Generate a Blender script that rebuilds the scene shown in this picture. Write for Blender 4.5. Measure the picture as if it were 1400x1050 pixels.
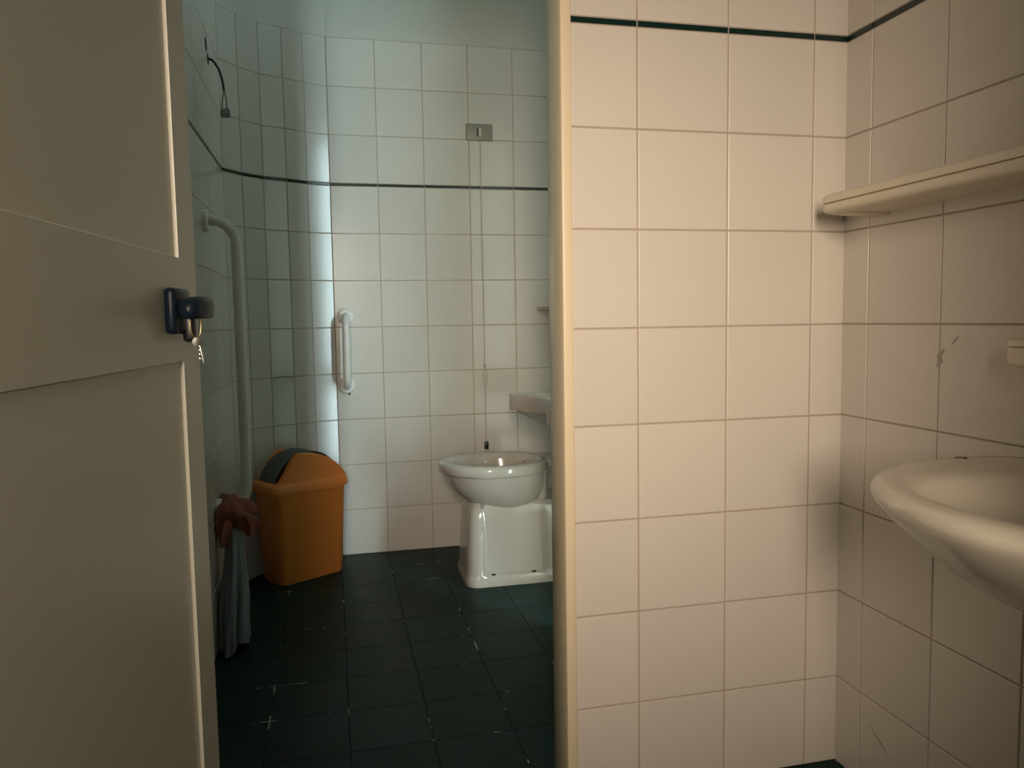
import bpy, bmesh, math, random
from mathutils import Vector, Matrix
random.seed(7)
for o in list(bpy.data.objects): bpy.data.objects.remove(o, do_unlink=True)
SC = bpy.context.scene
COL = SC.collection

# ------------------------------------------------------------------ camera
EYE = 1.031
YAW, PIT, ROL = 0.2271, 0.0821, -0.0164
fw = Vector((math.sin(YAW)*math.cos(PIT), math.cos(YAW)*math.cos(PIT), -math.sin(PIT)))
r0 = Vector((math.cos(YAW), -math.sin(YAW), 0)); u0 = r0.cross(fw)
rv = math.cos(ROL)*r0 + math.sin(ROL)*u0
uv = -math.sin(ROL)*r0 + math.cos(ROL)*u0
cam = bpy.data.objects.new('camera', bpy.data.cameras.new('camera'))
COL.objects.link(cam)
cam.data.sensor_fit = 'HORIZONTAL'; cam.data.sensor_width = 36.0
cam.data.lens = 36.0*1064.25/1400.0
cam.data.clip_start = 0.02; cam.data.clip_end = 60
cam.matrix_world = Matrix(((rv.x, uv.x, -fw.x, 0), (rv.y, uv.y, -fw.y, 0), (rv.z, uv.z, -fw.z, EYE), (0, 0, 0, 1)))
SC.camera = cam

# ------------------------------------------------------------------ world, light, exposure
w = bpy.data.worlds.new('world'); SC.world = w; w.use_nodes = True
w.node_tree.nodes['Background'].inputs[0].default_value = (0.80, 0.72, 0.60, 1)
w.node_tree.nodes['Background'].inputs[1].default_value = 0.40
vs = SC.view_settings
vs.view_transform = 'Standard'; vs.look = 'None'; vs.exposure = 0.08; vs.gamma = 1.0; vs.use_curve_mapping = False

def area(name, loc, target, sx, sy, power, col, spread=180):
    l = bpy.data.lights.new(name, 'AREA'); l.shape = 'RECTANGLE'; l.size = sx; l.size_y = sy
    l.energy = power; l.color = col; l.spread = math.radians(spread)
    o = bpy.data.objects.new(name, l); COL.objects.link(o); o.location = loc
    d = Vector(target) - Vector(loc)
    o.rotation_euler = d.to_track_quat('-Z', 'Y').to_euler()
    return o
# added, unseen light assumed behind the camera, spread narrowed to fade across the walls
area('corridor_daylight', (-0.290, -1.20, 1.50), (0.54, 1.5, 1.05), 0.26, 0.95, 7.0, (1.0, 0.80, 0.63), 52)
# area light set as daylight in the added, unseen window of the inner room (fills the window opening)
area('window_daylight', (1.175, 1.795, 1.12), (0.0, 1.795, 1.12), 0.15, 2.2, 66.0, (0.68, 0.92, 0.99))

# ------------------------------------------------------------------ materials
def srgb(r, g, b):
    f = lambda c: ((c/255+0.055)/1.055)**2.4 if c/255 > 0.04045 else c/255/12.92
    return (f(r), f(g), f(b), 1)

def mat(name, col, rough=0.5, var=0.06, vscale=6.0, bump=0.0, bscale=60.0, metal=0.0, spec=0.5, coat=0.0,
        per_object=0.0, trans=0.0, col2=None, dirt=None, dirt_scale=3.0, dirt_lo=0.62, dirt_hi=0.72, rvar=0.0):
    m = bpy.data.materials.new(name); m.use_nodes = True
    nt = m.node_tree; N = nt.nodes; L = nt.links; b = N['Principled BSDF']
    tc = N.new('ShaderNodeTexCoord'); geo = N.new('ShaderNodeNewGeometry')
    nz = N.new('ShaderNodeTexNoise'); nz.inputs['Scale'].default_value = vscale; nz.inputs['Detail'].default_value = 5
    L.new(geo.outputs['Position'], nz.inputs['Vector'])
    mix = N.new('ShaderNodeMix'); mix.data_type = 'RGBA'
    mix.inputs['A'].default_value = tuple(c*(1-var) for c in col[:3])+(1,)
    mix.inputs['B'].default_value = (col2 or tuple(min(1, c*(1+var)) for c in col[:3])+(1,))
    L.new(nz.outputs['Fac'], mix.inputs['Factor'])
    out = mix.outputs['Result']
    if per_object:
        oi = N.new('ShaderNodeObjectInfo'); mr = N.new('ShaderNodeMapRange')
        mr.inputs['To Min'].default_value = 1-per_object; mr.inputs['To Max'].default_value = 1+per_object*0.5
        L.new(oi.outputs['Random'], mr.inputs['Value'])
        vm = N.new('ShaderNodeVectorMath'); vm.operation = 'SCALE'
        L.new(out, vm.inputs[0]); L.new(mr.outputs['Result'], vm.inputs['Scale']); out = vm.outputs[0]
    if dirt:
        dz = N.new('ShaderNodeTexNoise'); dz.inputs['Scale'].default_value = dirt_scale; dz.inputs['Detail'].default_value = 8
        dz.inputs['Roughness'].default_value = 0.7
        L.new(geo.outputs['Position'], dz.inputs['Vector'])
        mr2 = N.new('ShaderNodeMapRange'); mr2.inputs['From Min'].default_value = dirt_lo; mr2.inputs['From Max'].default_value = dirt_hi
        L.new(dz.outputs['Fac'], mr2.inputs['Value'])
        m2 = N.new('ShaderNodeMix'); m2.data_type = 'RGBA'
        L.new(mr2.outputs['Result'], m2.inputs['Factor']); L.new(out, m2.inputs['A']); m2.inputs['B'].default_value = dirt
        out = m2.outputs['Result']
    L.new(out, b.inputs['Base Color'])
    b.inputs['Roughness'].default_value = rough; b.inputs['Metallic'].default_value = metal
    b.inputs['Specular IOR Level'].default_value = spec
    b.inputs['Coat Weight'].default_value = coat; b.inputs['Coat Roughness'].default_value = 0.12
    if trans:
        b.inputs['Transmission Weight'].default_value = trans
    if rvar:
        mr3 = N.new('ShaderNodeMapRange'); mr3.inputs['To Min'].default_value = rough-rvar; mr3.inputs['To Max'].default_value = rough+rvar
        L.new(nz.outputs['Fac'], mr3.inputs['Value']); L.new(mr3.outputs['Result'], b.inputs['Roughness'])
    if bump:
        bn = N.new('ShaderNodeTexNoise'); bn.inputs['Scale'].default_value = bscale; bn.inputs['Detail'].default_value = 3
        L.new(geo.outputs['Position'], bn.inputs['Vector'])
        bp = N.new('ShaderNodeBump'); bp.inputs['Strength'].default_value = bump; bp.inputs['Distance'].default_value = 0.002
        L.new(bn.outputs['Fac'], bp.inputs['Height']); L.new(bp.outputs['Normal'], b.inputs['Normal'])
    return m

M = {}
M['tile'] = mat('glazed_white_tile', (0.58, 0.57, 0.52, 1), rough=0.16, var=0.03, vscale=4, bump=0.05, bscale=14, per_object=0.03,  # same tile as the washroom one, base darkened to dim the inner room
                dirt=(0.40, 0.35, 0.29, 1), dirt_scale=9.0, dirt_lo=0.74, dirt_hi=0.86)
M['tile_dull'] = mat('worn_white_tile', (0.66, 0.62, 0.545, 1), rough=0.33, var=0.03, vscale=4, bump=0.05, bscale=14, per_object=0.03,  # lighter, rougher copy of the same tile for the washroom walls
                dirt=(0.42, 0.36, 0.29, 1), dirt_scale=9.0, dirt_lo=0.74, dirt_hi=0.86)
M['grout'] = mat('grey_beige_grout', (0.42, 0.355, 0.285, 1), rough=0.9, var=0.15, vscale=12)
M['stripe'] = mat('dark_green_border_tile', (0.004, 0.022, 0.018, 1), rough=0.25, var=0.2)
M['floor_tile'] = mat('dark_green_floor_tile', (0.0035, 0.024, 0.0195, 1), rough=0.45, spec=0.14, var=0.35, vscale=9, per_object=0.25, bump=0.1, bscale=30,
                      dirt=(0.010, 0.016, 0.012, 1), dirt_scale=5, dirt_lo=0.5, dirt_hi=0.7, rvar=0.08)
M['floor_grout'] = mat('floor_grout', (0.005, 0.018, 0.015, 1), rough=0.8, spec=0.14, dirt=(0.45, 0.48, 0.45, 1), dirt_scale=6, dirt_lo=0.57, dirt_hi=0.61)
M['plaster'] = mat('enamel_white_plaster', (0.54, 0.54, 0.49, 1), rough=0.30, var=0.03, vscale=3, bump=0.15, bscale=40)
M['back'] = mat('matt_taupe_paint', (0.22, 0.20, 0.17, 1), rough=0.9)  # unseen partition back, darkened to stop daylight bouncing onto the far wall
M['ceiling'] = mat('white_ceiling_paint', (0.62, 0.60, 0.55, 1), rough=0.8)
M['frame'] = mat('cream_frame_paint', (0.76, 0.66, 0.46, 1), rough=0.32, var=0.03, vscale=5)
M['door'] = mat('beige_door_paint', (0.55, 0.545, 0.445, 1), rough=0.30, var=0.03, vscale=3, bump=0.03, bscale=120)
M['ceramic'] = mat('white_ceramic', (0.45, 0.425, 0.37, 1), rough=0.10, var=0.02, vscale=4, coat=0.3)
M['basin'] = mat('white_basin_ceramic', (0.62, 0.57, 0.46, 1), rough=0.14, var=0.03, vscale=4, coat=0.3)
M['shelf'] = mat('cream_shelf_plastic', (0.70, 0.62, 0.48, 1), rough=0.35, var=0.03)
M['groove'] = mat('groove_dark_dust', (0.20, 0.15, 0.10, 1), rough=0.8)  # dark brown line in the seams of shelf and soap dish
M['rail'] = mat('white_nylon_tube', (0.68, 0.68, 0.64, 1), rough=0.22, var=0.02)
M['bin'] = mat('orange_plastic', (0.78, 0.27, 0.06, 1), rough=0.38, var=0.06, vscale=5, bump=0.05, bscale=200)
M['flap'] = mat('dark_grey_plastic', (0.085, 0.10, 0.105, 1), rough=0.5, var=0.05)
M['cloth'] = mat('reddish_brown_cloth', (0.30, 0.11, 0.075, 1), rough=0.95, var=0.25, vscale=25, bump=0.6, bscale=300)
M['bag'] = mat('grey_plastic_film', (0.20, 0.235, 0.245, 1), rough=0.42, var=0.25, vscale=14, bump=0.3, bscale=60)
M['black'] = mat('black_plastic', (0.010, 0.011, 0.013, 1), rough=0.35, var=0.1)
M['handle'] = mat('navy_black_nylon', (0.006, 0.012, 0.022, 1), rough=0.34, spec=0.15, var=0.1)
M['steel'] = mat('nickel_steel', (0.75, 0.73, 0.68, 1), rough=0.22, metal=1.0, var=0.03)
M['brass'] = mat('dull_brass', (0.42, 0.36, 0.22, 1), rough=0.35, metal=1.0, var=0.1)
M['plate'] = mat('grey_switch_plate', (0.25, 0.25, 0.20, 1), rough=0.4, var=0.04)
M['button'] = mat('pale_switch_button', (0.55, 0.54, 0.46, 1), rough=0.4)
M['cord'] = mat('nylon_cord', (0.40, 0.37, 0.30, 1), rough=0.7)
M['cable'] = mat('black_cable', (0.008, 0.009, 0.009, 1), rough=0.5)
M['terminal'] = mat('cloudy_terminal_plastic', (0.16, 0.18, 0.17, 1), rough=0.4)
M['hole'] = mat('dark_plug_hole', (0.015, 0.015, 0.015, 1), rough=0.9)
M['stain'] = mat('rusty_dirt', (0.05, 0.035, 0.022, 1), rough=0.9)
M['smear'] = mat('brown_smear', (0.43, 0.37, 0.30, 1), rough=0.7, var=0.25, vscale=60)

# ------------------------------------------------------------------ helpers
def link(name, me, m, parent=None):
    o = bpy.data.objects.new(name, me); COL.objects.link(o)
    if m is not None and not me.materials: me.materials.append(m)
    if parent is not None: o.parent = parent
    return o
def tag(o, label=None, cat=None, group=None, kind=None):
    if label: o['label'] = label
    if cat: o['category'] = cat
    if group: o['group'] = group
    if kind: o['kind'] = kind
    return o
def empty(name, loc=(0, 0, 0), rz=0.0):
    o = bpy.data.objects.new(name, None); COL.objects.link(o); o.location = loc; o.rotation_euler = (0, 0, rz)
    o.empty_display_size = 0.05
    return o
def mesh(name, verts, faces, smooth=False, angle=None):
    me = bpy.data.meshes.new(name); me.from_pydata([tuple(v) for v in verts], [], faces); me.update()
    bm = bmesh.new(); bm.from_mesh(me); bmesh.ops.recalc_face_normals(bm, faces=bm.faces); bm.to_mesh(me); bm.free()
    if smooth:
        for p in me.polygons: p.use_smooth = True
        if angle is not None:
            me.set_sharp_from_angle(angle=math.radians(angle))
    return me
BOXF = [(0, 1, 3, 2), (4, 6, 7, 5), (0, 4, 5, 1), (2, 3, 7, 6), (0, 2, 6, 4), (1, 5, 7, 3)]
def boxes(name, bl):
    V = []; F = []
    for (x0, x1, y0, y1, z0, z1) in bl:
        n = len(V)
        for x in (x0, x1):
            for y in (y0, y1):
                for z in (z0, z1): V.append((x, y, z))
        F += [tuple(n+i for i in f) for f in BOXF]
    return mesh(name, V, F)
def rbox(name, x0, x1, y0, y1, z0, z1, bev=0.004, seg=3):
    bm = bmesh.new(); bmesh.ops.create_cube(bm, size=1)
    for v in bm.verts:
        v.co = Vector(((x0+x1)/2+v.co.x*(x1-x0), (y0+y1)/2+v.co.y*(y1-y0), (z0+z1)/2+v.co.z*(z1-z0)))
    bmesh.ops.bevel(bm, geom=bm.edges[:], offset=bev, segments=seg, affect='EDGES', profile=0.5)
    me = bpy.data.meshes.new(name); bm.to_mesh(me); bm.free()
    for p in me.polygons: p.use_smooth = True
    me.set_sharp_from_angle(angle=math.radians(50))
    return me
def loft(name, rings, cap0=True, cap1=True, smooth=True, angle=45, closed=True):
    V = []; F = []; n = len(rings[0])
    for r in rings: V += [tuple(p) for p in r]
    for i in range(len(rings)-1):
        for j in range(n if closed else n-1):
            a = i*n+j; b = i*n+(j+1) % n
            F.append((a, b, b+n, a+n))
    if cap0: F.append(tuple(range(n))[::-1])
    if cap1: F.append(tuple((len(rings)-1)*n+j for j in range(n)))
    return mesh(name, V, F, smooth, angle)
def catmull(pts, n):
    P = [Vector(p) for p in pts]; P = [2*P[0]-P[1]]+P+[2*P[-1]-P[-2]]; out = []
    for i in range(1, len(P)-2):
        for k in range(n):
            t = k/n
            out.append(0.5*((2*P[i])+(P[i+1]-P[i-1])*t+(2*P[i-1]-5*P[i]+4*P[i+1]-P[i+2])*t*t+(3*P[i]-P[i-1]-3*P[i+1]+P[i+2])*t**3))
    out.append(P[-2]); return out
def tube(name, pts, rad, n=12, cap=True):
    pts = [Vector(p) for p in pts]; rings = []; up = None
    for i, p in enumerate(pts):
        d = (pts[min(i+1, len(pts)-1)]-pts[max(i-1, 0)]).normalized()
        if up is None:
            up = Vector((0, 0, 1)) if abs(d.z) < 0.9 else Vector((1, 0, 0))
        s = d.cross(up).normalized(); up = s.cross(d).normalized()
        r = rad[i] if isinstance(rad, (list, tuple)) else rad
        rings.append([p+s*math.cos(2*math.pi*k/n)*r+up*math.sin(2*math.pi*k/n)*r for k in range(n)])
    return loft(name, rings, cap, cap, True, 50)
def disc(name, c, axis, rad, th, n=28, dome=0.3):
    c = Vector(c); a = Vector(axis).normalized()
    t = a.orthogonal().normalized(); b = a.cross(t)
    R = [(0, 1.0), (th*0.65, 1.0), (th*0.92, 0.93), (th, 0.8)]
    rings = [[c+a*h+(t*math.cos(2*math.pi*k/n)+b*math.sin(2*math.pi*k/n))*rad*s for k in range(n)] for h, s in R]
    return loft(name, rings, True, True, True, 40)
def superring(cx, cy, z, a, b, e=2.0, n=48):
    out = []
    for k in range(n):
        t = 2*math.pi*k/n; c = math.cos(t); s = math.sin(t)
        out.append((cx+a*math.copysign(abs(c)**(2/e), c), cy+b*math.copysign(abs(s)**(2/e), s), z))
    return out

# ------------------------------------------------------------------ the rooms: dimensions
T = 0.202
YA, YF = 1.5212, 3.474          # tiled faces: partition (towards the camera) and far wall
XL, XR = -0.381, 1.106          # tiled faces of the left and right walls
YB = 1.609                      # back face of the partition
ZC = 2.75
GR = 0.0022                     # depth of the joints
JT = 0.0031                     # width of the joints
ROWS = [(k*T, (k+1)*T, 0) for k in range(8)]+[(8*T, 8*T+0.012, 1)]+[(8*T+0.012+k*T, 8*T+0.012+(k+1)*T, 0) for k in range(3)]
ZT = 8*T+0.012+3*T              # top of the tiling

_tiles = {}
def tile_mesh(wd, ht, kind):
    key = (round(wd, 4), round(ht, 4), kind)
    if key in _tiles: return _tiles[key]
    bv = (0.0016 if min(wd, ht) > 0.02 else 0.0010) if kind != 'floor_tile' else 0.0005
    V = []
    for ins, z in ((0, -0.006), (0, -bv*0.9), (bv*0.35, -bv*0.3), (bv, 0)):
        for sx, sy in ((-1, -1), (1, -1), (1, 1), (-1, 1)): V.append((sx*(wd/2-ins), sy*(ht/2-ins), z))
    F = [(12, 13, 14, 15)]
    for l in range(3):
        for j in range(4): F.append((l*4+j, l*4+(j+1) % 4, (l+1)*4+(j+1) % 4, (l+1)*4+j))
    me = mesh('tile', V, F); me.materials.append(M[kind]); _tiles[key] = me
    return me
def put_tile(name, O, U, Vv, Nn, u0_, u1_, v0_, v1_, kind, parent, proud=0.0):
    me = tile_mesh(u1_-u0_-JT, v1_-v0_-(JT if kind != 'stripe' else 0.001), kind)
    o = bpy.data.objects.new(name, me); COL.objects.link(o)
    c = O+U*((u0_+u1_)/2)+Vv*((v0_+v1_)/2)+Nn*(proud+(random.uniform(-0.0003, 0.0002) if kind != 'floor_tile' else 0.0))
    R = Matrix((U, Vv, Nn)).transposed().to_4x4()
    a = 0.0009 if kind != 'floor_tile' else 0.0004
    R = R @ Matrix.Rotation(random.gauss(0, a), 4, 'X') @ Matrix.Rotation(random.gauss(0, a), 4, 'Y')
    o.matrix_world = Matrix.Translation(c) @ R
    o.parent = parent
    return o
Z = Vector((0, 0, 1))
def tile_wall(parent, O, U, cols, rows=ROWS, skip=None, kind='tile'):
    O = Vector(O); U = Vector(U).normalized(); Nn = U.cross(Z)
    for a, b in zip(cols[:-1], cols[1:]):
        for z0, z1, st in rows:
            if skip and skip(a, b, z0, z1): continue
            put_tile('border_tile' if st else 'tile', O, U, Z, Nn, a, b, z0, z1, 'stripe' if st else kind, parent, 0.0008 if st else 0)
def struct(name, me, m, label, cat):
    return tag(link(name, me, m), label, cat, kind='structure')

# partition wall with the doorway into the inner room
G = YA+GR
DX0, DX1, DZ = -0.290, 0.457, 2.12
wp = struct('wall_partition', boxes('wall_partition', [(DX1+0.016, XR+0.002, G, YB, 0, ZC), (XL-0.002, DX0-0.016, G, YB, 0, ZC), (DX0-0.016, DX1+0.016, G, YB, DZ+0.016, ZC)]),
            M['grout'], 'white tiled partition wall beside the doorway with a dark green border line', 'wall')
tile_wall(wp, (0, YA, 0), (1, 0, 0), [0.4805, 0.6229, 0.8249, 1.0269, XR+0.004], kind='tile_dull')
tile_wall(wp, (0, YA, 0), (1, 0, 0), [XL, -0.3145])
link('plaster', boxes('plaster', [(0.4805, XR, YA+0.001, G+0.004, ZT, ZC), (XL, -0.3145, YA+0.001, G+0.004, ZT, ZC), (-0.3145, 0.4805, YA+0.001, G+0.004, DZ+0.03, ZC)]), M['plaster'], wp)
link('back_plaster', boxes('back_plaster', [(DX1+0.02, XR, YB-0.003, YB+0.003, 0, ZC), (XL, DX0-0.02, YB-0.003, YB+0.003, 0, ZC), (DX0-0.02, DX1+0.02, YB-0.003, YB+0.003, DZ+0.03, ZC)]), M['back'], wp)

# door frame of that doorway
tr = tag(empty('trim_1', (DX1, YA, 0)), 'cream painted frame around the doorway in the partition wall', 'door frame', kind='structure')
def part(name, me, m, parent, label=None):
    o = link(name, me, m); o.parent = parent
    o.matrix_parent_inverse = Matrix.Translation(parent.location).inverted() if parent.rotation_euler.z == 0 else (Matrix.Translation(parent.location) @ parent.rotation_euler.to_matrix().to_4x4()).inverted()
    if label: o['label'] = label
    return o
part('jamb', rbox('jamb', DX1, DX1+0.016, YA-0.006, YB+0.004, 0, DZ, 0.0015, 2), M['frame'], tr)
part('casing', rbox('casing', DX1+0.0005, 0.4795, YA-0.011, YA+0.003, 0, DZ, 0.002, 2), M['frame'], tr)
part('jamb', rbox('jamb', DX0-0.016, DX0, YA-0.006, YB+0.004, 0, DZ, 0.0015, 2), M['frame'], tr)
part('casing', rbox('casing', -0.3135, DX0-0.0005, YA-0.011, YA+0.003, 0, DZ, 0.002, 2), M['frame'], tr)
part('head_jamb', rbox('head', DX0-0.016, DX1+0.016, YA-0.006, YB+0.004, DZ, DZ+0.016, 0.0015, 2), M['frame'], tr)
part('head_casing', rbox('headc', -0.3135, 0.4795, YA-0.011, YA+0.003, DZ+0.0005, DZ+0.024, 0.002, 2), M['frame'], tr)

# right wall: washroom part and inner part with an unseen window added for the daylight
WY0, WY1, WZ0, WZ1 = 1.695, 1.925, 0.05, 2.60
gx = XR+GR
wr = struct('wall_right', boxes('wall_right', [(gx, gx+0.12, -0.05, WY0, 0, ZC), (gx, gx+0.12, WY1, YF+0.1, 0, ZC), (gx, gx+0.12, WY0, WY1, 0, WZ0), (gx, gx+0.12, WY0, WY1, WZ1, ZC)]),
            M['grout'], 'white tiled side wall carrying the shelf and the washbasin', 'wall')
cols = [-0.004, YA-1.4391]
while cols[-1] < YA+0.05-T: cols.append(cols[-1]+T)
cols.append(YA+0.05)
tile_wall(wr, (XR, YA, 0), (0, -1, 0), cols, kind='tile_dull')
c2 = [0]
while c2[-1] < YF-1.95-T: c2.append(c2[-1]+T)
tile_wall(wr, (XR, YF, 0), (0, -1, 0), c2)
yend = YF-c2[-1]
link('plaster', boxes('plaster', [(XR+0.001, gx+0.002, -0.05, YA, ZT, ZC), (XR+0.001, gx+0.002, yend, YF, ZT, ZC), (XR+0.001, gx+0.002, WY1, yend, 0, ZC),
     (XR+0.001, gx+0.002, YB, WY0, 0, ZC), (XR+0.001, gx+0.002, WY0, WY1, WZ1, ZC), (XR+0.001, gx+0.002, WY0, WY1, 0, WZ0)]), M['plaster'], wr)
wn = tag(empty('window_1', (gx+0.07, WY0, WZ0)), 'tall narrow window in the inner room side wall', 'window', kind='structure')
part('window_frame', boxes('wf', [(gx+0.05, gx+0.09, WY0, WY0+0.02, WZ0, WZ1), (gx+0.05, gx+0.09, WY1-0.02, WY1, WZ0, WZ1), (gx+0.05, gx+0.09, WY0+0.02, WY1-0.02, WZ0, WZ0+0.03), (gx+0.05, gx+0.09, WY0+0.02, WY1-0.02, WZ1-0.03, WZ1)]), M['frame'], wn)

# left wall
lx = XL-GR
wl = struct('wall_left', boxes('wall_left', [(lx-0.1, lx, -0.05, 3.60, 0, ZC)]), M['grout'], 'white tiled side wall of the inner room with the long grab rail', 'wall')
YC = 3.195
cl = [2.606-T*13.0]
while cl[-1] < YC-T: cl.append(cl[-1]+T)
cl = [-0.05]+[c for c in cl if c > -0.02]+[YC]
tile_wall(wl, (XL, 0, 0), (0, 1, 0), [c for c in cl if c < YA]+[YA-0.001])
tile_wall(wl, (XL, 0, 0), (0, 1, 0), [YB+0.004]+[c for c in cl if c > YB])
link('plaster', boxes('plaster', [(lx-0.002, XL-0.001, -0.05, YA, ZT, ZC), (lx-0.002, XL-0.001, YB, YC+0.03, ZT, ZC)]), M['plaster'], wl)

# far wall with its faceted rounded corner
gy = YF+GR
wf = struct('wall_far', boxes('wall_far', [(0.018, XR+0.1, gy, gy+0.1, 0, ZC)]), M['grout'], 'white tiled end wall of the inner room behind the toilet', 'wall')
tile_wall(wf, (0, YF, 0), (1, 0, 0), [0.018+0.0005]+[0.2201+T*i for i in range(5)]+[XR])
FAC = [(XL, YC), (-0.320, 3.283), (-0.2455, 3.356), (-0.156, 3.396), (-0.0755, 3.4445), (0.018, YF)]
FACG = []
for i, (x, y) in enumerate(FAC):
    a_ = Vector(FAC[max(i-1, 0)]); b_ = Vector(FAC[min(i+1, len(FAC)-1)]); d_ = (b_-a_).normalized()
    FACG.append((x-d_.y*GR*1.02, y+d_.x*GR*1.02))
wc = struct('wall_curved', loft('wall_curved', [[(x, y, z) for x, y in FACG]+[(0.018, YF+0.1, z), (XL-0.1, YF+0.1, z), (XL-0.1, YC, z)] for z in (0, ZT-0.0005)], smooth=False),
            M['grout'], 'rounded wall corner faced with narrow white tiles', 'wall')
for (ax, ay), (bx, by) in zip(FAC[:-1], FAC[1:]):
    U = Vector((bx-ax, by-ay, 0)); L_ = U.length
    wide0 = (ax, ay) in (FAC[1], FAC[3]); wide1 = (bx, by) in (FAC[1], FAC[3])
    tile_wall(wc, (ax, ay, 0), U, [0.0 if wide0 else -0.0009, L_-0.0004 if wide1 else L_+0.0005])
link('plaster', boxes('plaster', [(0.012, XR, YF+0.001, gy+0.002, ZT, ZC)]), M['plaster'], wf)
arc = catmull([(x, y, 0) for x, y in FAC], 8)
arc[-1] = Vector((0.018, YF, 0))
me = loft('plaster', [[(p.x, p.y+0.001, z) for p in arc]+[(0.018, YF+0.1, z), (XL-0.1, YF+0.1, z), (XL-0.1, YC, z)] for z in (ZT, ZC)], angle=40)
link('plaster', me, M['plaster'], wc)

# unseen wall behind the camera, its opening narrowed to shade the right wall
wb = struct('wall_entrance', boxes('wall_entrance', [(0.36, XR+0.12, -0.15, -0.05, 0, ZC), (XL-0.1, -0.305, -0.15, -0.05, 0, ZC), (-0.305, 0.36, -0.15, -0.05, 2.12, ZC)]), M['plaster'],
            'plain wall with the entrance opening', 'wall')
struct('ceiling', boxes('ceiling', [(XL-0.1, XR+0.12, -0.15, YF+0.1, ZC, ZC+0.1)]), M['ceiling'], 'plain white ceiling over both rooms', 'ceiling')
fl = struct('floor', boxes('floor', [(XL-0.1, XR+0.12, -1.6, YF+0.1, -0.1, -0.0002)]), M['floor_grout'], 'dark green tiled floor with pale residue in the joints', 'floor')
xs = [XL]+[0.012+T*i for i in range(-1, 6)]; xs = [x for x in xs if x < XR-0.02]+[XR]
ys = [2.448+T*i for i in range(-13, 6)]; ys = [-0.05]+[y for y in ys if -0.02 < y < YF-0.03]+[YF]
for xa, xb in zip(xs[:-1], xs[1:]):
    for ya, yb in zip(ys[:-1], ys[1:]):
        put_tile('floor_tile', Vector((0, 0, 0)), Vector((1, 0, 0)), Vector((0, 1, 0)), Z, xa, xb, ya, yb, 'floor_tile', fl)

# ------------------------------------------------------------------ entrance door leaf (opened along the left side)
DA = math.radians(6.0)
HX, HY = -0.2842, -0.030
LW = 1.1156
d1 = empty('door_1', (HX, HY, 0), -DA)      # local +y runs along the leaf, +x is the face towards the room
tag(d1, 'open beige panelled door leaf with a dark lever handle', 'door', kind='structure')
def pl(name, me, m, parent, label=None):
    o = link(name, me, m, parent)
    if label: o['label'] = label
    return o
def panel_leaf(w_, h_, panels, th=0.042, rec=0.0042, bev=0.0014, rad=0.012):
    # front face at x=0 with recessed panels that have rounded corners; built as a grid ring around each panel
    V = []; F = []
    def q(*p):
        n = len(V); V.extend(p); F.append(tuple(range(n, n+len(p))))
    x0 = 0.0
    zs = sorted({0.012, h_, *[p[2] for p in panels], *[p[3] for p in panels]})
    ysx = sorted({0, w_, *[p[0] for p in panels], *[p[1] for p in panels]})
    for a, b in zip(ysx[:-1], ysx[1:]):
        for c, d in zip(zs[:-1], zs[1:]):
            if any(p[0] <= a+1e-6 and b <= p[1]+1e-6 and p[2] <= c+1e-6 and d <= p[3]+1e-6 for p in panels): continue
            q((x0, a, c), (x0, b, c), (x0, b, d), (x0, a, d))
    for (a, b, c, d) in panels:
        prof = [(0, 0), (bev*0.25, -rec*0.35), (bev*0.75, -rec*0.85), (bev*1.4, -rec)]
        for (i0, e0), (i1, e1) in zip(prof[:-1], prof[1:]):
            A = [(x0+e0, a+i0, c+i0), (x0+e0, b-i0, c+i0), (x0+e0, b-i0, d-i0), (x0+e0, a+i0, d-i0)]
            B = [(x0+e1, a+i1, c+i1), (x0+e1, b-i1, c+i1), (x0+e1, b-i1, d-i1), (x0+e1, a+i1, d-i1)]
            for j in range(4): q(A[j], A[(j+1) % 4], B[(j+1) % 4], B[j])
        i1, e1 = prof[-1]
        q((x0+e1, a+i1, c+i1), (x0+e1, b-i1, c+i1), (x0+e1, b-i1, d-i1), (x0+e1, a+i1, d-i1))
    z0, z1 = 0.012, h_
    q((-th, 0, z0), (-th, w_, z0), (-th, w_, z1), (-th, 0, z1))
    q((0, 0, z0), (-th, 0, z0), (-th, 0, z1), (0, 0, z1)); q((0, w_, z0), (-th, w_, z0), (-th, w_, z1), (0, w_, z1))
    q((0, 0, z0), (0, w_, z0), (-th, w_, z0), (-th, 0, z0)); q((0, 0, z1), (0, w_, z1), (-th, w_, z1), (-th, 0, z1))
    me = bpy.data.meshes.new('leaf'); me.from_pydata(V, [], F)
    bm = bmesh.new(); bm.from_mesh(me); bmesh.ops.remove_doubles(bm, verts=bm.verts, dist=1e-5)
    bmesh.ops.recalc_face_normals(bm, faces=bm.faces); bm.to_mesh(me); bm.free()
    return me
PY1 = LW-0.070
leaf = pl('leaf', panel_leaf(LW, 2.08, [(0.09, PY1, 0.16, 0.988), (0.09, PY1, 1.112, 1.98)]), M['door'], d1)
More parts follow.
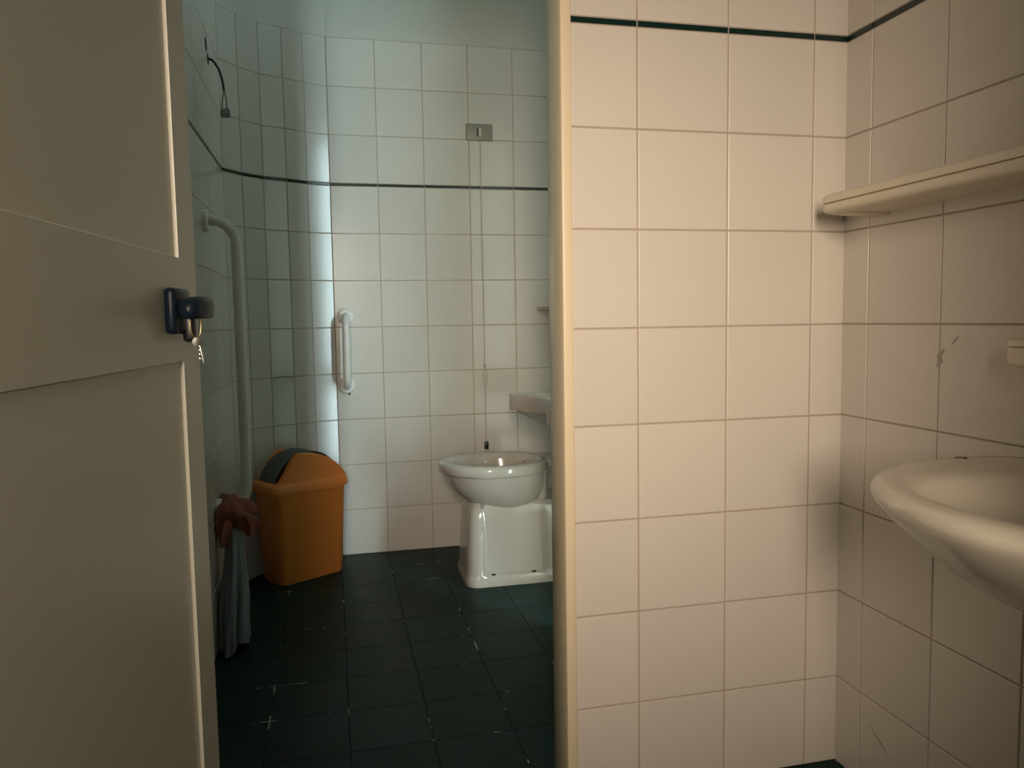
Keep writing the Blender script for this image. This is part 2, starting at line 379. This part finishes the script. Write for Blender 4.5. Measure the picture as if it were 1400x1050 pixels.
# handle in local door coordinates (y along leaf, x out of the face)
HYc, HZc = LW-0.105, 1.047
hd = pl('handle', rbox('rosette', -0.001, 0.013, HYc-0.031, HYc+0.031, HZc-0.026, HZc+0.027, 0.006, 3), M['handle'], d1, 'dark blue lever handle on a square plate')
pl('neck', tube('neck', [(0.008, HYc, HZc+0.004), (0.022, HYc, HZc+0.004), (0.032, HYc-0.004, HZc+0.004)], [0.012, 0.0105, 0.0115], 16), M['handle'], hd)
lv = [(0.034, HYc+0.012, HZc+0.004), (0.0345, HYc-0.01, HZc+0.004), (0.034, HYc-0.035, HZc+0.0035), (0.033, HYc-0.052, HZc+0.002), (0.033, HYc-0.058, HZc+0.0015), (0.033, HYc-0.0605, HZc+0.001)]
rings = []
for (x, y, z), hw, hh in zip(lv, (0.0105, 0.0125, 0.0125, 0.0115, 0.0075, 0.002), (0.0125, 0.013, 0.0125, 0.0115, 0.0085, 0.003)):
    rings.append([(x+px, y, z+pz) for px, _, pz in [(a, 0, b) for a, b, _ in superring(0, 0, 0, hw, hh, 3.2, 24)]])
pl('lever', loft('lever', rings), M['handle'], hd)
pl('keyhole_nub', rbox('nub', 0.008, 0.022, HYc+0.004, HYc+0.020, HZc-0.036, HZc-0.004, 0.005, 3), M['black'], hd)
for z in (0.30, 1.05, 1.80):
    pl('hinge', tube('hinge', [(0.004, -0.006, z-0.05), (0.004, -0.006, z+0.05)], 0.007, 10), M['steel'], d1)
dm = Matrix.Translation((HX, HY, 0)) @ Matrix.Rotation(-DA, 4, 'Z')
# key hanging from the lever
kp = dm @ Vector((0.033, HYc-0.030, HZc-0.008))
key = tag(empty('door_key', kp), 'small steel key on a brass ring hanging from the dark door lever', 'key')
ringpts = [(0.0085*math.sin(t)*0.6, 0.0085*math.sin(t)*0.5, -0.0085+0.0150*math.cos(t)) for t in [2*math.pi*i/28 for i in range(29)]]
pl('key_ring', tube('key_ring', ringpts, 0.0011, 8, False), M['brass'], key)
bow = disc('bow', (0.001, 0, -0.027), (0.35, -0.93, 0), 0.0062, 0.002, 20)
pl('bow', bow, M['steel'], key)
bl = [(0.0035, -0.001, -0.031, 0.0016), (0.0045, -0.001, -0.036, 0.0016), (0.0055, -0.001, -0.041, 0.0016), (0.0068, -0.001, -0.050, 0.0013)]
kb = pl('blade', tube('blade', [(a, b, c) for a, b, c, r in bl], [r for *_, r in bl], 8), M['steel'], key)
for dz in (0.0365, 0.041, 0.046):
    pl('tooth', rbox('tooth', 0.0005, 0.0055, -0.002, 0.0, -dz-0.0012, -dz+0.0012, 0.0004, 1), M['steel'], kb)

# assumed, unseen leaf of the inner doorway, angled to shade the room's left side
DB = math.radians(27)
d2 = empty('door_2', (DX1+0.012, YB+0.008, 0), -DB)
tag(d2, 'inner door leaf swung back behind the partition wall', 'door', kind='structure')
lf = rbox('leaf', 0.004, 0.042, 0, 0.735, 0.012, 2.10, 0.002, 2)
pl('leaf', lf, M['door'], d2)

# ------------------------------------------------------------------ shelf on the right wall
def shelf(name, y0, y1, x0, x1, z0, z1, label, group=None):
    rt = tag(empty(name, (x1, (y0+y1)/2, z0)), label, 'shelf', group)
    zm = (z0+z1)/2+0.0005
    def outline(ins, z):
        r = 0.028; P = []
        a0, a1, b0, b1 = x0+ins, x1, y0+ins, y1-ins
        for k in range(9):
            t = math.pi/2*k/8; P.append((a0+r-r*math.sin(t), b1-r+r*math.cos(t), z))
        for k in range(9):
            t = math.pi/2*k/8; P.append((a0+r-r*math.cos(t), b0+r-r*math.sin(t), z))
        P += [(a1, b0, z), (a1, b1, z)]
        return P
    def slab(za, zb):
        return loft('slab', [outline(0.010, za), outline(0.003, za+0.003), outline(0.0, za+0.007), outline(0.0, zb-0.0015), outline(0.0015, zb)])
    part('lower_board', slab(z0, zm-0.0007), M['shelf'], rt)
    up = [outline(0.0015, zm+0.0007), outline(0, zm+0.002), outline(0, z1-0.006), outline(0.003, z1-0.002), outline(0.009, z1), outline(0.02, z1), outline(0.023, z1-0.003)]
    part('upper_board', loft('upper', up), M['shelf'], rt)
    part('seam', loft('seam', [outline(0.003, zm-0.001), outline(0.003, zm+0.001)], smooth=False), M['groove'], rt)
    return rt
rt = shelf('wall_shelf', 0.70, 1.442, 0.985, XR, 1.235, 1.274, 'long cream shelf with rounded ends fixed above the washbasin')
for y in (1.40, 0.74):
    part('bracket', rbox('bracket', 1.02, XR, y-0.022, y+0.018, 1.2315, 1.2365, 0.002, 2), M['shelf'], rt)
rt2 = shelf('corner_shelf', 3.215, YF-0.012, 0.918, XR, 1.074, 1.094, 'small shelf in the corner above the toilet')

# soap dish
sd = tag(empty('soap_dish', (XR, 1.0, 0.944)), 'small cream soap dish on the tiles above the washbasin rim', 'soap dish')
def sd_out(ins, z):
    r = 0.016; P = []
    a0, b0, b1 = 1.028+ins, 0.925+ins, 1.018-ins
    for k in range(7):
        t = math.pi/2*k/6; P.append((a0+r-r*math.sin(t), b1-r+r*math.cos(t), z))
    for k in range(7):
        t = math.pi/2*k/6; P.append((a0+r-r*math.cos(t), b0+r-r*math.sin(t), z))
    return P+[(XR, b0, z), (XR, b1, z)]
part('lower_body', loft('sdl', [sd_out(0.010, 0.944), sd_out(0.003, 0.948), sd_out(0, 0.954), sd_out(0, 0.9752), sd_out(0.001, 0.976)]), M['shelf'], sd)
def inn(z, ins):
    return [(min(x, XR-0.004-ins*0.6), y, z) for x, y, _ in sd_out(ins, z)]
part('rim', loft('sdr', [sd_out(0.001, 0.9768), sd_out(0, 0.9776), sd_out(0, 0.985), sd_out(0.002, 0.9885), inn(0.9895, 0.005), inn(0.986, 0.009), inn(0.979, 0.012)]), M['shelf'], sd)
part('seam', loft('sds', [sd_out(0.002, 0.9755), sd_out(0.002, 0.9772)], smooth=False), M['groove'], sd)
part('back_plate', rbox('sdb', XR-0.006, XR, 0.928, 1.016, 0.985, 1.006, 0.003, 2), M['shelf'], sd)
part('drain_slot', rbox('slot', 1.045, 1.075, 0.985, 0.993, 0.9785, 0.9800, 0.0005, 1), M['hole'], sd)

# ------------------------------------------------------------------ washbasin on the right wall
def bring(cx, cy, z, a, b, back, n=64):
    """D-shaped ring: elliptic front, straight back along the wall"""
    P = []
    for k in range(n):
        t = 2*math.pi*k/n; c, s = math.cos(t), math.sin(t)
        if c <= 0: P.append((cx+a*c, cy+b*s, z))
        else:
            e = 5.0
            P.append((cx+(back-cx)*abs(c)**0.75, cy+b*math.copysign(abs(s)**(2/e) if abs(s) > 1e-9 else 0, s), z))
    return P
bs = tag(empty('washbasin', (XR, 0.75, 0.60)), 'white oval washbasin hung on the tiled side wall below the shelf', 'washbasin')
cx, cy, bk = 0.943, 0.750, XR-0.0005
def bring2(z, d, bk_=None):          # outline of the basin shrunk by d
    return bring(cx, cy, z, 0.272-d, 0.301-d, bk_ or bk)
R_ = [bring2(0.655, 0.17), bring2(0.672, 0.125), bring2(0.695, 0.088), bring2(0.720, 0.058), bring2(0.742, 0.034), bring2(0.758, 0.018), bring2(0.770, 0.008), bring2(0.779, 0.002), bring2(0.787, 0.0), bring2(0.794, 0.003),
      bring2(0.800, 0.011, bk-0.004), bring2(0.803, 0.024, bk-0.012), bring2(0.8025, 0.036, bk-0.03)]
def oval(cx_, a, b, z, n=64): return [(cx_+a*math.cos(2*math.pi*k/n), cy+b*math.sin(2*math.pi*k/n), z) for k in range(n)]
R_ += [oval(0.868, 0.185, 0.205, 0.7995), oval(0.866, 0.176, 0.186, 0.796), oval(0.866, 0.170, 0.177, 0.788), oval(0.867, 0.160, 0.166, 0.765), oval(0.87, 0.142, 0.148, 0.735), oval(0.875, 0.10, 0.105, 0.705), oval(0.88, 0.035, 0.037, 0.694)]
part('bowl', loft('bowl', R_, True, True, True, 60), M['basin'], bs)
part('drain', disc('drain', (0.88, cy, 0.6935), (0, 0, 1), 0.026, 0.003), M['steel'], bs)
tl = part('tap', tube('tap', [(1.055, cy, 0.80), (1.055, cy, 0.86), (1.045, cy, 0.885), (1.0, cy, 0.888), (0.955, cy, 0.872)], [0.022, 0.020, 0.018, 0.013, 0.011], 16), M['steel'], bs)
part('tap_lever', rbox('tap_lever', 1.0, 1.07, cy-0.009, cy+0.009, 0.903, 0.912, 0.003, 2), M['steel'], tl)
# hair-like speck on its rim
sp = tag(link('dark_speck', tube('dark_speck', [(0.951, 1.026, 0.8022), (0.957, 1.024, 0.8040), (0.962, 1.020, 0.8040), (0.966, 1.016, 0.8030)], [0.0011, 0.0007, 0.0008, 0.0018], 7), M['stain']),
         'tiny dark speck of dirt lying on the washbasin rim', 'dirt')

# ------------------------------------------------------------------ toilet
to = tag(empty('toilet', (0.75, 3.03, 0)), 'white floor-standing toilet without a seat against the inner side wall', 'toilet')
ty = 3.035
n = 64
def el(cx_, a, b, z, e=2.0):      # the front end stays, the oval is shortened towards the back
    f_ = cx_-a; a2 = a*0.83
    return superring(f_+a2, ty, z, a2, b, e, n)
B = [el(0.70, 0.150, 0.095, 0.285), el(0.692, 0.195, 0.125, 0.318), el(0.682, 0.228, 0.150, 0.355), el(0.672, 0.246, 0.166, 0.395), el(0.668, 0.252, 0.174, 0.425),
     el(0.667, 0.253, 0.176, 0.4315), el(0.667, 0.255, 0.178, 0.4325), el(0.664, 0.262, 0.186, 0.434), el(0.663, 0.265, 0.189, 0.440), el(0.663, 0.266, 0.190, 0.460), el(0.663, 0.263, 0.187, 0.470),
     el(0.663, 0.255, 0.179, 0.4755), el(0.663, 0.240, 0.165, 0.4765), el(0.663, 0.218, 0.144, 0.4745), el(0.663, 0.208, 0.135, 0.466), el(0.664, 0.205, 0.132, 0.445), el(0.668, 0.190, 0.118, 0.39), el(0.69, 0.14, 0.085, 0.33), el(0.72, 0.07, 0.05, 0.295)]
part('bowl', loft('bowl', B, True, True, True, 50), M['ceramic'], to)
# pedestal: outline with recessed sides
def ped(z, xf, hw, rec, r=0.05):
    P = []
    def side(s):
        pts = [(1.095, s*hw*0.92)]
        pts += [(0.92, s*hw), (0.815, s*hw), (0.795, s*(hw-rec*0.2)), (0.785, s*(hw-rec)), (0.775, s*(hw-rec)), (0.66, s*(hw-rec)), (0.565, s*(hw-rec)), (0.555, s*(hw-rec)), (0.545, s*(hw-rec*0.2)), (xf+r, s*hw)]
        for k in range(1, 8):
            t = math.pi/2*k/7
            pts.append((xf+r-r*math.sin(t), s*(hw-r+r*math.cos(t))))
        return pts
    a = side(-1); b = side(1)
    return [(x, ty+y, z) for x, y in a]+[(x, ty+y, z) for x, y in reversed(b)]
D = [ped(0, 0.480, 0.146, 0), ped(0.012, 0.478, 0.147, 0), ped(0.030, 0.481, 0.145, 0), ped(0.040, 0.484, 0.142, 0.002), ped(0.046, 0.485, 0.141, 0.013), ped(0.075, 0.486, 0.138, 0.013), ped(0.15, 0.489, 0.129, 0.012),
     ped(0.22, 0.493, 0.121, 0.010), ped(0.27, 0.498, 0.114, 0.005), ped(0.30, 0.503, 0.107, 0), ped(0.318, 0.515, 0.094, 0)]
pd = part('pedestal', loft('pedestal', D, True, True, True, 42), M['ceramic'], to)
# rear neck and the deck behind the bowl
part('neck', rbox('neck', 0.755, 0.822, ty-0.085, ty+0.085, 0.295, 0.455, 0.02, 4), M['ceramic'], to)
part('deck', rbox('deck', 0.820, 1.095, ty-0.112, ty+0.112, 0.448, 0.4735, 0.011, 4), M['ceramic'], to)
part('outlet', rbox('outlet', 0.985, 1.100, ty-0.09, ty+0.09, 0.29, 0.450, 0.02, 3), M['ceramic'], to)
for x in (0.585, 0.748):
    part('fixing_bolt', disc('bolt', (x, ty-0.128, 0.040), (0, -0.3, 1), 0.010, 0.006, 12), M['stain'], to)

# ------------------------------------------------------------------ washbasin of the inner room (concave front)
b2 = tag(empty('accessible_washbasin', (XR, 2.60, 0.6)), 'white washbasin with a concave front edge beside the toilet', 'washbasin')
def cring(z, ins, y0=2.325, y1=2.885):
    m = (y0+y1)/2; hw = (y1-y0)/2-ins; P = []
    NP = 34
    for k in range(NP+1):
        s = -1+2*k/NP
        y = m+hw*s
        x = 0.735+ins-0.100*abs(s)**2.2
        if abs(s) > 0.9: x += 0.03*((abs(s)-0.9)/0.1)**2.5
        P.append((x, y, z))
    P += [(0.80, m+hw, z), (XR, m+hw, z), (XR, m-hw, z), (0.80, m-hw, z)]
    return P
def cshr(z, fx, fy):
    return [(XR-(XR-x)*fx, 2.605+(y-2.605)*fy, z) for x, y, _ in cring(z, 0)]
Cc = [cshr(0.60, 0.45, 0.40), cshr(0.63, 0.70, 0.66), cshr(0.665, 0.86, 0.84), cshr(0.688, 0.95, 0.95), cring(0.690, 0.004), cring(0.695, 0.0), cring(0.748, 0.0), cring(0.754, 0.005), cring(0.7545, 0.02), cring(0.750, 0.045), cshr(0.70, 0.72, 0.72), cshr(0.665, 0.45, 0.4)]
part('bowl', loft('bowl2', Cc, True, True, True, 50), M['ceramic'], b2)

# ------------------------------------------------------------------ waste bin with swing lid
BA = math.atan2(0.15, 0.237)
bc = Vector((-0.2235, 3.1, 0))+Vector((math.cos(BA), math.sin(BA), 0))*0.152+Vector((-math.sin(BA), math.cos(BA), 0))*0.086
bn = tag(empty('waste_bin', (bc.x, bc.y, 0), BA), 'orange plastic waste bin with an arched lid and grey swing flap', 'bin')
def rr(hx, hy, z, r=0.03, n=6):
    P = []
    for sx, sy, a0 in ((1, 1, 0), (-1, 1, 90), (-1, -1, 180), (1, -1, 270)):
        for k in range(n+1):
            t = math.radians(a0+90*k/n); P.append((sx*(hx-r)+r*math.cos(t), sy*(hy-r)+r*math.sin(t), z))
    return P
pl('body', loft('body', [rr(0.142, 0.078, 0, 0.03), rr(0.145, 0.081, 0.006, 0.03), rr(0.163, 0.094, 0.372, 0.034), rr(0.164, 0.095, 0.374, 0.034)]), M['bin'], bn)
lid = pl('lid', loft('lid', [rr(0.166, 0.097, 0.362, 0.036), rr(0.172, 0.102, 0.364, 0.038), rr(0.173, 0.103, 0.392, 0.038), rr(0.169, 0.099, 0.402, 0.036), rr(0.160, 0.092, 0.408, 0.034)]), M['bin'], bn)
pl('lid_lip', loft('lip', [rr(0.1745, 0.1045, 0.374, 0.038), rr(0.1752, 0.1052, 0.377, 0.038), rr(0.1745, 0.1045, 0.381, 0.038)]), M['bin'], lid)
# arched end cheeks
def sm(t): t = max(0.0, min(1.0, t)); return t*t*(3-2*t)
def arch(u, H, hx):            # height of the arch across the long side: S-shaped start, round end
    if u < -0.05: return H*sm((u+hx)/(hx-0.05))
    return H*max(0.0, 1-((u+0.05)/(hx+0.05))**2.2)**0.75
def cheek(y0, y1):
    NP = 30; R2 = []
    for y, sh in ((y0, 0.97), (y0+(y1-y0)*0.15, 1.0), (y1-(y1-y0)*0.15, 1.0), (y1, 0.97)):
        R2.append([(-0.158+0.316*k/NP, y, 0.402+arch(-0.158+0.316*k/NP, 0.116, 0.159)*sh) for k in range(NP+1)]+[(0.158, y, 0.394), (-0.158, y, 0.394)])
    return loft('cheek', R2, True, True, True, 40)
pl('cheek', cheek(-0.091, -0.062), M['bin'], lid); pl('cheek', cheek(0.062, 0.091), M['bin'], lid)
NP = 30; fr = []
def farch(u): return 0.404+0.115*max(0.0, 1-abs(u/0.1505)**2.2)**0.75
for y in (-0.0615, 0.0615):
    fr.append([(-0.150+0.300*k/NP, y, farch(-0.150+0.300*k/NP)) for k in range(NP+1)])
fl_ = [fr[0]+[(x, y, z-0.004) for x, y, z in reversed(fr[0])], fr[1]+[(x, y, z-0.004) for x, y, z in reversed(fr[1])]]
pl('flap', loft('flap', fl_, True, True, True, 40), M['flap'], bn, 'dark grey swing flap')
nl = [(-0.03+0.06*k/10, -0.0975-0.0005, 0.318+0.006*math.sin(math.pi*k/10)) for k in range(11)]
pl('moulded_mark', tube('moulded_mark', [(x, y+0.0045, z) for x, y, z in nl], 0.0018, 6), M['bin'], bn)

# ------------------------------------------------------------------ grab rails
def rail_obj(name, p0, p1, out, rad, fl_r, bend, label):
    """p0, p1 on the wall; out = vector from the wall to the tube axis"""
    p0, p1, out = Vector(p0), Vector(p1), Vector(out); ax = (p1-p0).normalized(); o = out.normalized(); D_ = out.length
    rt = tag(empty(name, (p0+p1)/2), label, 'grab rail')
    P = [p0, p0+o*(D_-bend)]
    for k in range(1, 10):
        t = math.pi/2*k/9; P.append(p0+o*(D_-bend)+o*bend*math.sin(t)+ax*bend*(1-math.cos(t)))
    for k in range(1, 8): P.append(p0+out+ax*bend+(p1-p0-ax*2*bend)*k/8)
    for k in range(0, 10):
        t = math.pi/2*k/9; P.append(p1+o*(D_-bend)+o*bend*math.cos(t)-ax*bend*(1-math.sin(t)))
    P.append(p1)
    part('tube', tube('tube', P, rad, 20, False), M['rail'], rt)
    for p in (p0, p1): part('flange', disc('flange', p, out, fl_r, 0.016), M['rail'], rt)
    return rt
rail_obj('grab_rail', (XL, 2.655, 1.362), (XL, 2.655, 0.43), (0.095, 0, 0), 0.0165, 0.036, 0.072, 'long white vertical grab rail on the side wall above the plastic bag')['group'] = 'white grab rails'
rail_obj('grab_rail', (0.064, YF, 1.058), (0.062, YF, 0.757), (0, -0.068, 0), 0.0165, 0.034, 0.045, 'short white vertical grab rail on the end wall above the bin')['group'] = 'white grab rails'

# rag knotted round the foot of the long rail
def rag():
    rings = []; n_ = 40; rnd = random.Random(3)
    ph = [rnd.uniform(0, 6.28) for _ in range(8)]
    for i in range(15):
        v = i/14
        z = 0.462-0.108*v
        base = 0.028+0.038*math.sin(math.pi*min(1, v*1.0+0.12))**0.8
        R2 = []
        for k in range(n_):
            t = 2*math.pi*k/n_
            r = base*(1+0.20*math.sin(3*t+ph[0]+v*3)+0.13*math.sin(5*t+ph[1]-v*4)+0.08*math.sin(9*t+ph[2]+v*6))
            R2.append((max(XL+0.003, -0.335+r*math.cos(t)*0.95), 2.645+r*math.sin(t)*1.1, z+0.012*math.sin(2*t+ph[3])+0.006*math.sin(7*t+ph[4])))
        rings.append(R2)
    return loft('knot', rings, True, True, True, 80)
rg = tag(empty('rag', (-0.335, 2.645, 0.42)), 'reddish brown rag knotted round the foot of the long grab rail', 'rag')
part('knot', rag(), M['cloth'], rg)
def tail(pts, wds, ph, th=0.004):
    P = catmull(pts, 6); W_ = []; out = []
    for i in range(len(P)):
        u = i/(len(P)-1)*(len(wds)-1); j = min(int(u), len(wds)-2); W_.append(wds[j]+(wds[j+1]-wds[j])*(u-j))
    m_ = 12
    for i, p in enumerate(P):
        d = (P[min(i+1, len(P)-1)]-P[max(i-1, 0)]).normalized()
        s = d.cross(Vector((0.35, 1, 0.1))).normalized(); nn = s.cross(d).normalized()
        top = []; bot = []
        for k in range(m_+1):
            a = (k/m_-0.5)*2
            f = 0.010*math.sin(a*4.5+ph+i*0.25)
            q = p+s*W_[i]*a+nn*f
            top.append(q+nn*th/2); bot.append(q-nn*th/2)
        out.append(top+bot[::-1])
    return loft('tail', out, True, True, True, 70)
part('tail', tail([(-0.315, 2.61, 0.405), (-0.297, 2.60, 0.405), (-0.280, 2.60, 0.385), (-0.268, 2.595, 0.352)], [0.016, 0.026, 0.030, 0.018], 0.4), M['cloth'], rg)
part('tail', tail([(-0.345, 2.61, 0.405), (-0.352, 2.585, 0.395), (-0.353, 2.575, 0.365), (-0.351, 2.572, 0.325)], [0.014, 0.022, 0.024, 0.020], 2.0), M['cloth'], rg)

# plastic bag hanging below it down to the floor
def bag():
    rings = []; n_ = 56; rnd = random.Random(11); ph = [rnd.uniform(0, 6.28) for _ in range(10)]
    for i in range(26):
        v = i/25
        z = 0.375-0.370*v
        ax = 0.018+0.020*min(1, v*1.6)+0.006*v
        ay = 0.018+0.050*min(1, v*1.3)+0.02*v
        cx_ = -0.329+0.004*math.sin(v*5); cy_ = 2.615-0.05*v
        R2 = []
        for k in range(n_):
            t = 2*math.pi*k/n_
            f = 1+0.16*math.sin(5*t+ph[0]+v*1.5)+0.10*math.sin(9*t+ph[1]-v*2)+0.07*math.sin(14*t+ph[2]+v*3)
            zz = z+(0.030*max(0, math.sin(2*t+ph[4]))*v**3 if v > 0.4 else 0)
            R2.append((max(XL+0.003, cx_+ax*f*math.cos(t)), cy_+ay*f*math.sin(t), max(0.002, zz)))
        rings.append(R2)
    return loft('plastic_bag', rings, True, True, True, 80)
tag(link('plastic_bag', bag(), M['bag']), 'crumpled grey plastic bag hanging from the rag down to the floor', 'bag')

# ------------------------------------------------------------------ pull cord and its plate
pc = tag(empty('pull_cord', (0.672, YF, 1.86)), 'alarm pull cord hanging from a grey wall plate behind the toilet', 'pull cord')
part('plate', rbox('plate', 0.612, 0.731, YF-0.010, YF+0.001, 1.826, 1.898, 0.003, 2), M['plate'], pc)
part('button', rbox('button', 0.668, 0.680, YF-0.015, YF-0.008, 1.845, 1.878, 0.002, 2), M['button'], pc)
part('slot', rbox('slot', 0.6595, 0.6655, YF-0.0108, YF-0.008, 1.843, 1.880, 0.001, 1), M['hole'], pc)
yc = YF-0.011
part('cord', tube('cord', [(0.674, yc, 1.845), (0.6745, yc, 1.4), (0.676, yc, 0.84), (0.676, yc, 0.825)], 0.0016, 8), M['cord'], pc)
part('knot', disc('knot', (0.676, yc+0.004, 0.826), (0, -1, 0), 0.006, 0.008, 12), M['cord'], pc)
lp = [(0.676+0.009*math.sin(t)*(1 if t < math.pi else 0.8), yc, 0.775+0.048*math.cos(t)) for t in [2*math.pi*k/24 for k in range(25)]]
part('loop', tube('loop', lp, 0.0014, 8, False), M['cord'], pc)
part('lower_cord', tube('lower_cord', [(0.677, yc, 0.727), (0.676, yc, 0.6), (0.676, yc, 0.47)], 0.0016, 8), M['cord'], pc)
part('weight', rbox('weight', 0.667, 0.685, yc-0.008, yc+0.008, 0.444, 0.480, 0.003, 2), M['black'], pc, 'black end weight')

# bare wires with a terminal block sticking out of the side wall
wi = tag(empty('bare_wiring', (XL, 2.93, 1.97)), 'black wires with a terminal block hanging from a hole in the side wall', 'wiring')
part('wall_hole', disc('wall_hole', (XL-0.001, 2.90, 1.985), (1, 0, 0), 0.024, 0.0022, 14), M['hole'], wi)
part('wall_hole', disc('wall_hole', (XL-0.001, 2.935, 1.948), (1, 0, 0), 0.020, 0.0022, 14), M['hole'], wi)
part('cable_sheath', tube('cable_sheath', catmull([(XL, 2.935, 1.948), (-0.366, 2.935, 1.942), (-0.348, 2.938, 1.915), (-0.338, 2.940, 1.880), (-0.334, 2.942, 1.845)], 6), 0.0042, 10), M['cable'], wi)
part('wire', tube('wire', catmull([(-0.334, 2.942, 1.848), (-0.339, 2.942, 1.82), (-0.343, 2.942, 1.792), (-0.342, 2.942, 1.775)], 5), 0.0017, 8), M['cable'], wi)
part('wire', tube('wire', catmull([(-0.334, 2.942, 1.848), (-0.329, 2.945, 1.82), (-0.327, 2.945, 1.80), (-0.330, 2.943, 1.775)], 5), 0.0017, 8), M['cable'], wi)
part('terminal_block', rbox('terminal_block', -0.348, -0.316, 2.933, 2.951, 1.753, 1.779, 0.003, 2), M['terminal'], wi)
for x in (-0.341, -0.332, -0.323):
    part('screw_collar', disc('collar', (x, 2.942, 1.777), (0, 0, 1), 0.0042, 0.007, 10), M['terminal'], wi)
tag(link('wall_plug', disc('wall_plug', (0.071, YF-0.0015, 0.719), (0, -1, 0), 0.0045, 0.0022, 12), M['hole']), 'dark screw hole in the tile just under the short grab rail', 'hole')

# scuffs on the tiles of the right wall
def scuff(y, z, pts, m='smear'):
    V = [(XR-0.0006, y+a, z+b) for a, b in pts]; V2 = [(XR+0.0004, q[1], q[2]) for q in V]
    o = link('scuff_mark', loft('scuff_mark', [V, V2], smooth=False), M[m], wr)
scuff(1.229, 0.945, [(0.012, 0.008), (0.006, 0.012), (-0.004, 0.020), (-0.006, 0.016), (0.002, 0.006), (-0.002, -0.004), (0.006, -0.012), (0.013, -0.014), (0.010, -0.004)])
scuff(1.198, 0.982, [(0.010, -0.008), (-0.004, 0.006), (-0.007, 0.008), (-0.006, 0.004), (0.006, -0.008)])
scuff(1.372, 0.125, [(0.028, 0.022), (0.004, 0.006), (-0.022, -0.012), (-0.024, -0.016), (0.002, -0.001), (0.024, 0.015)])
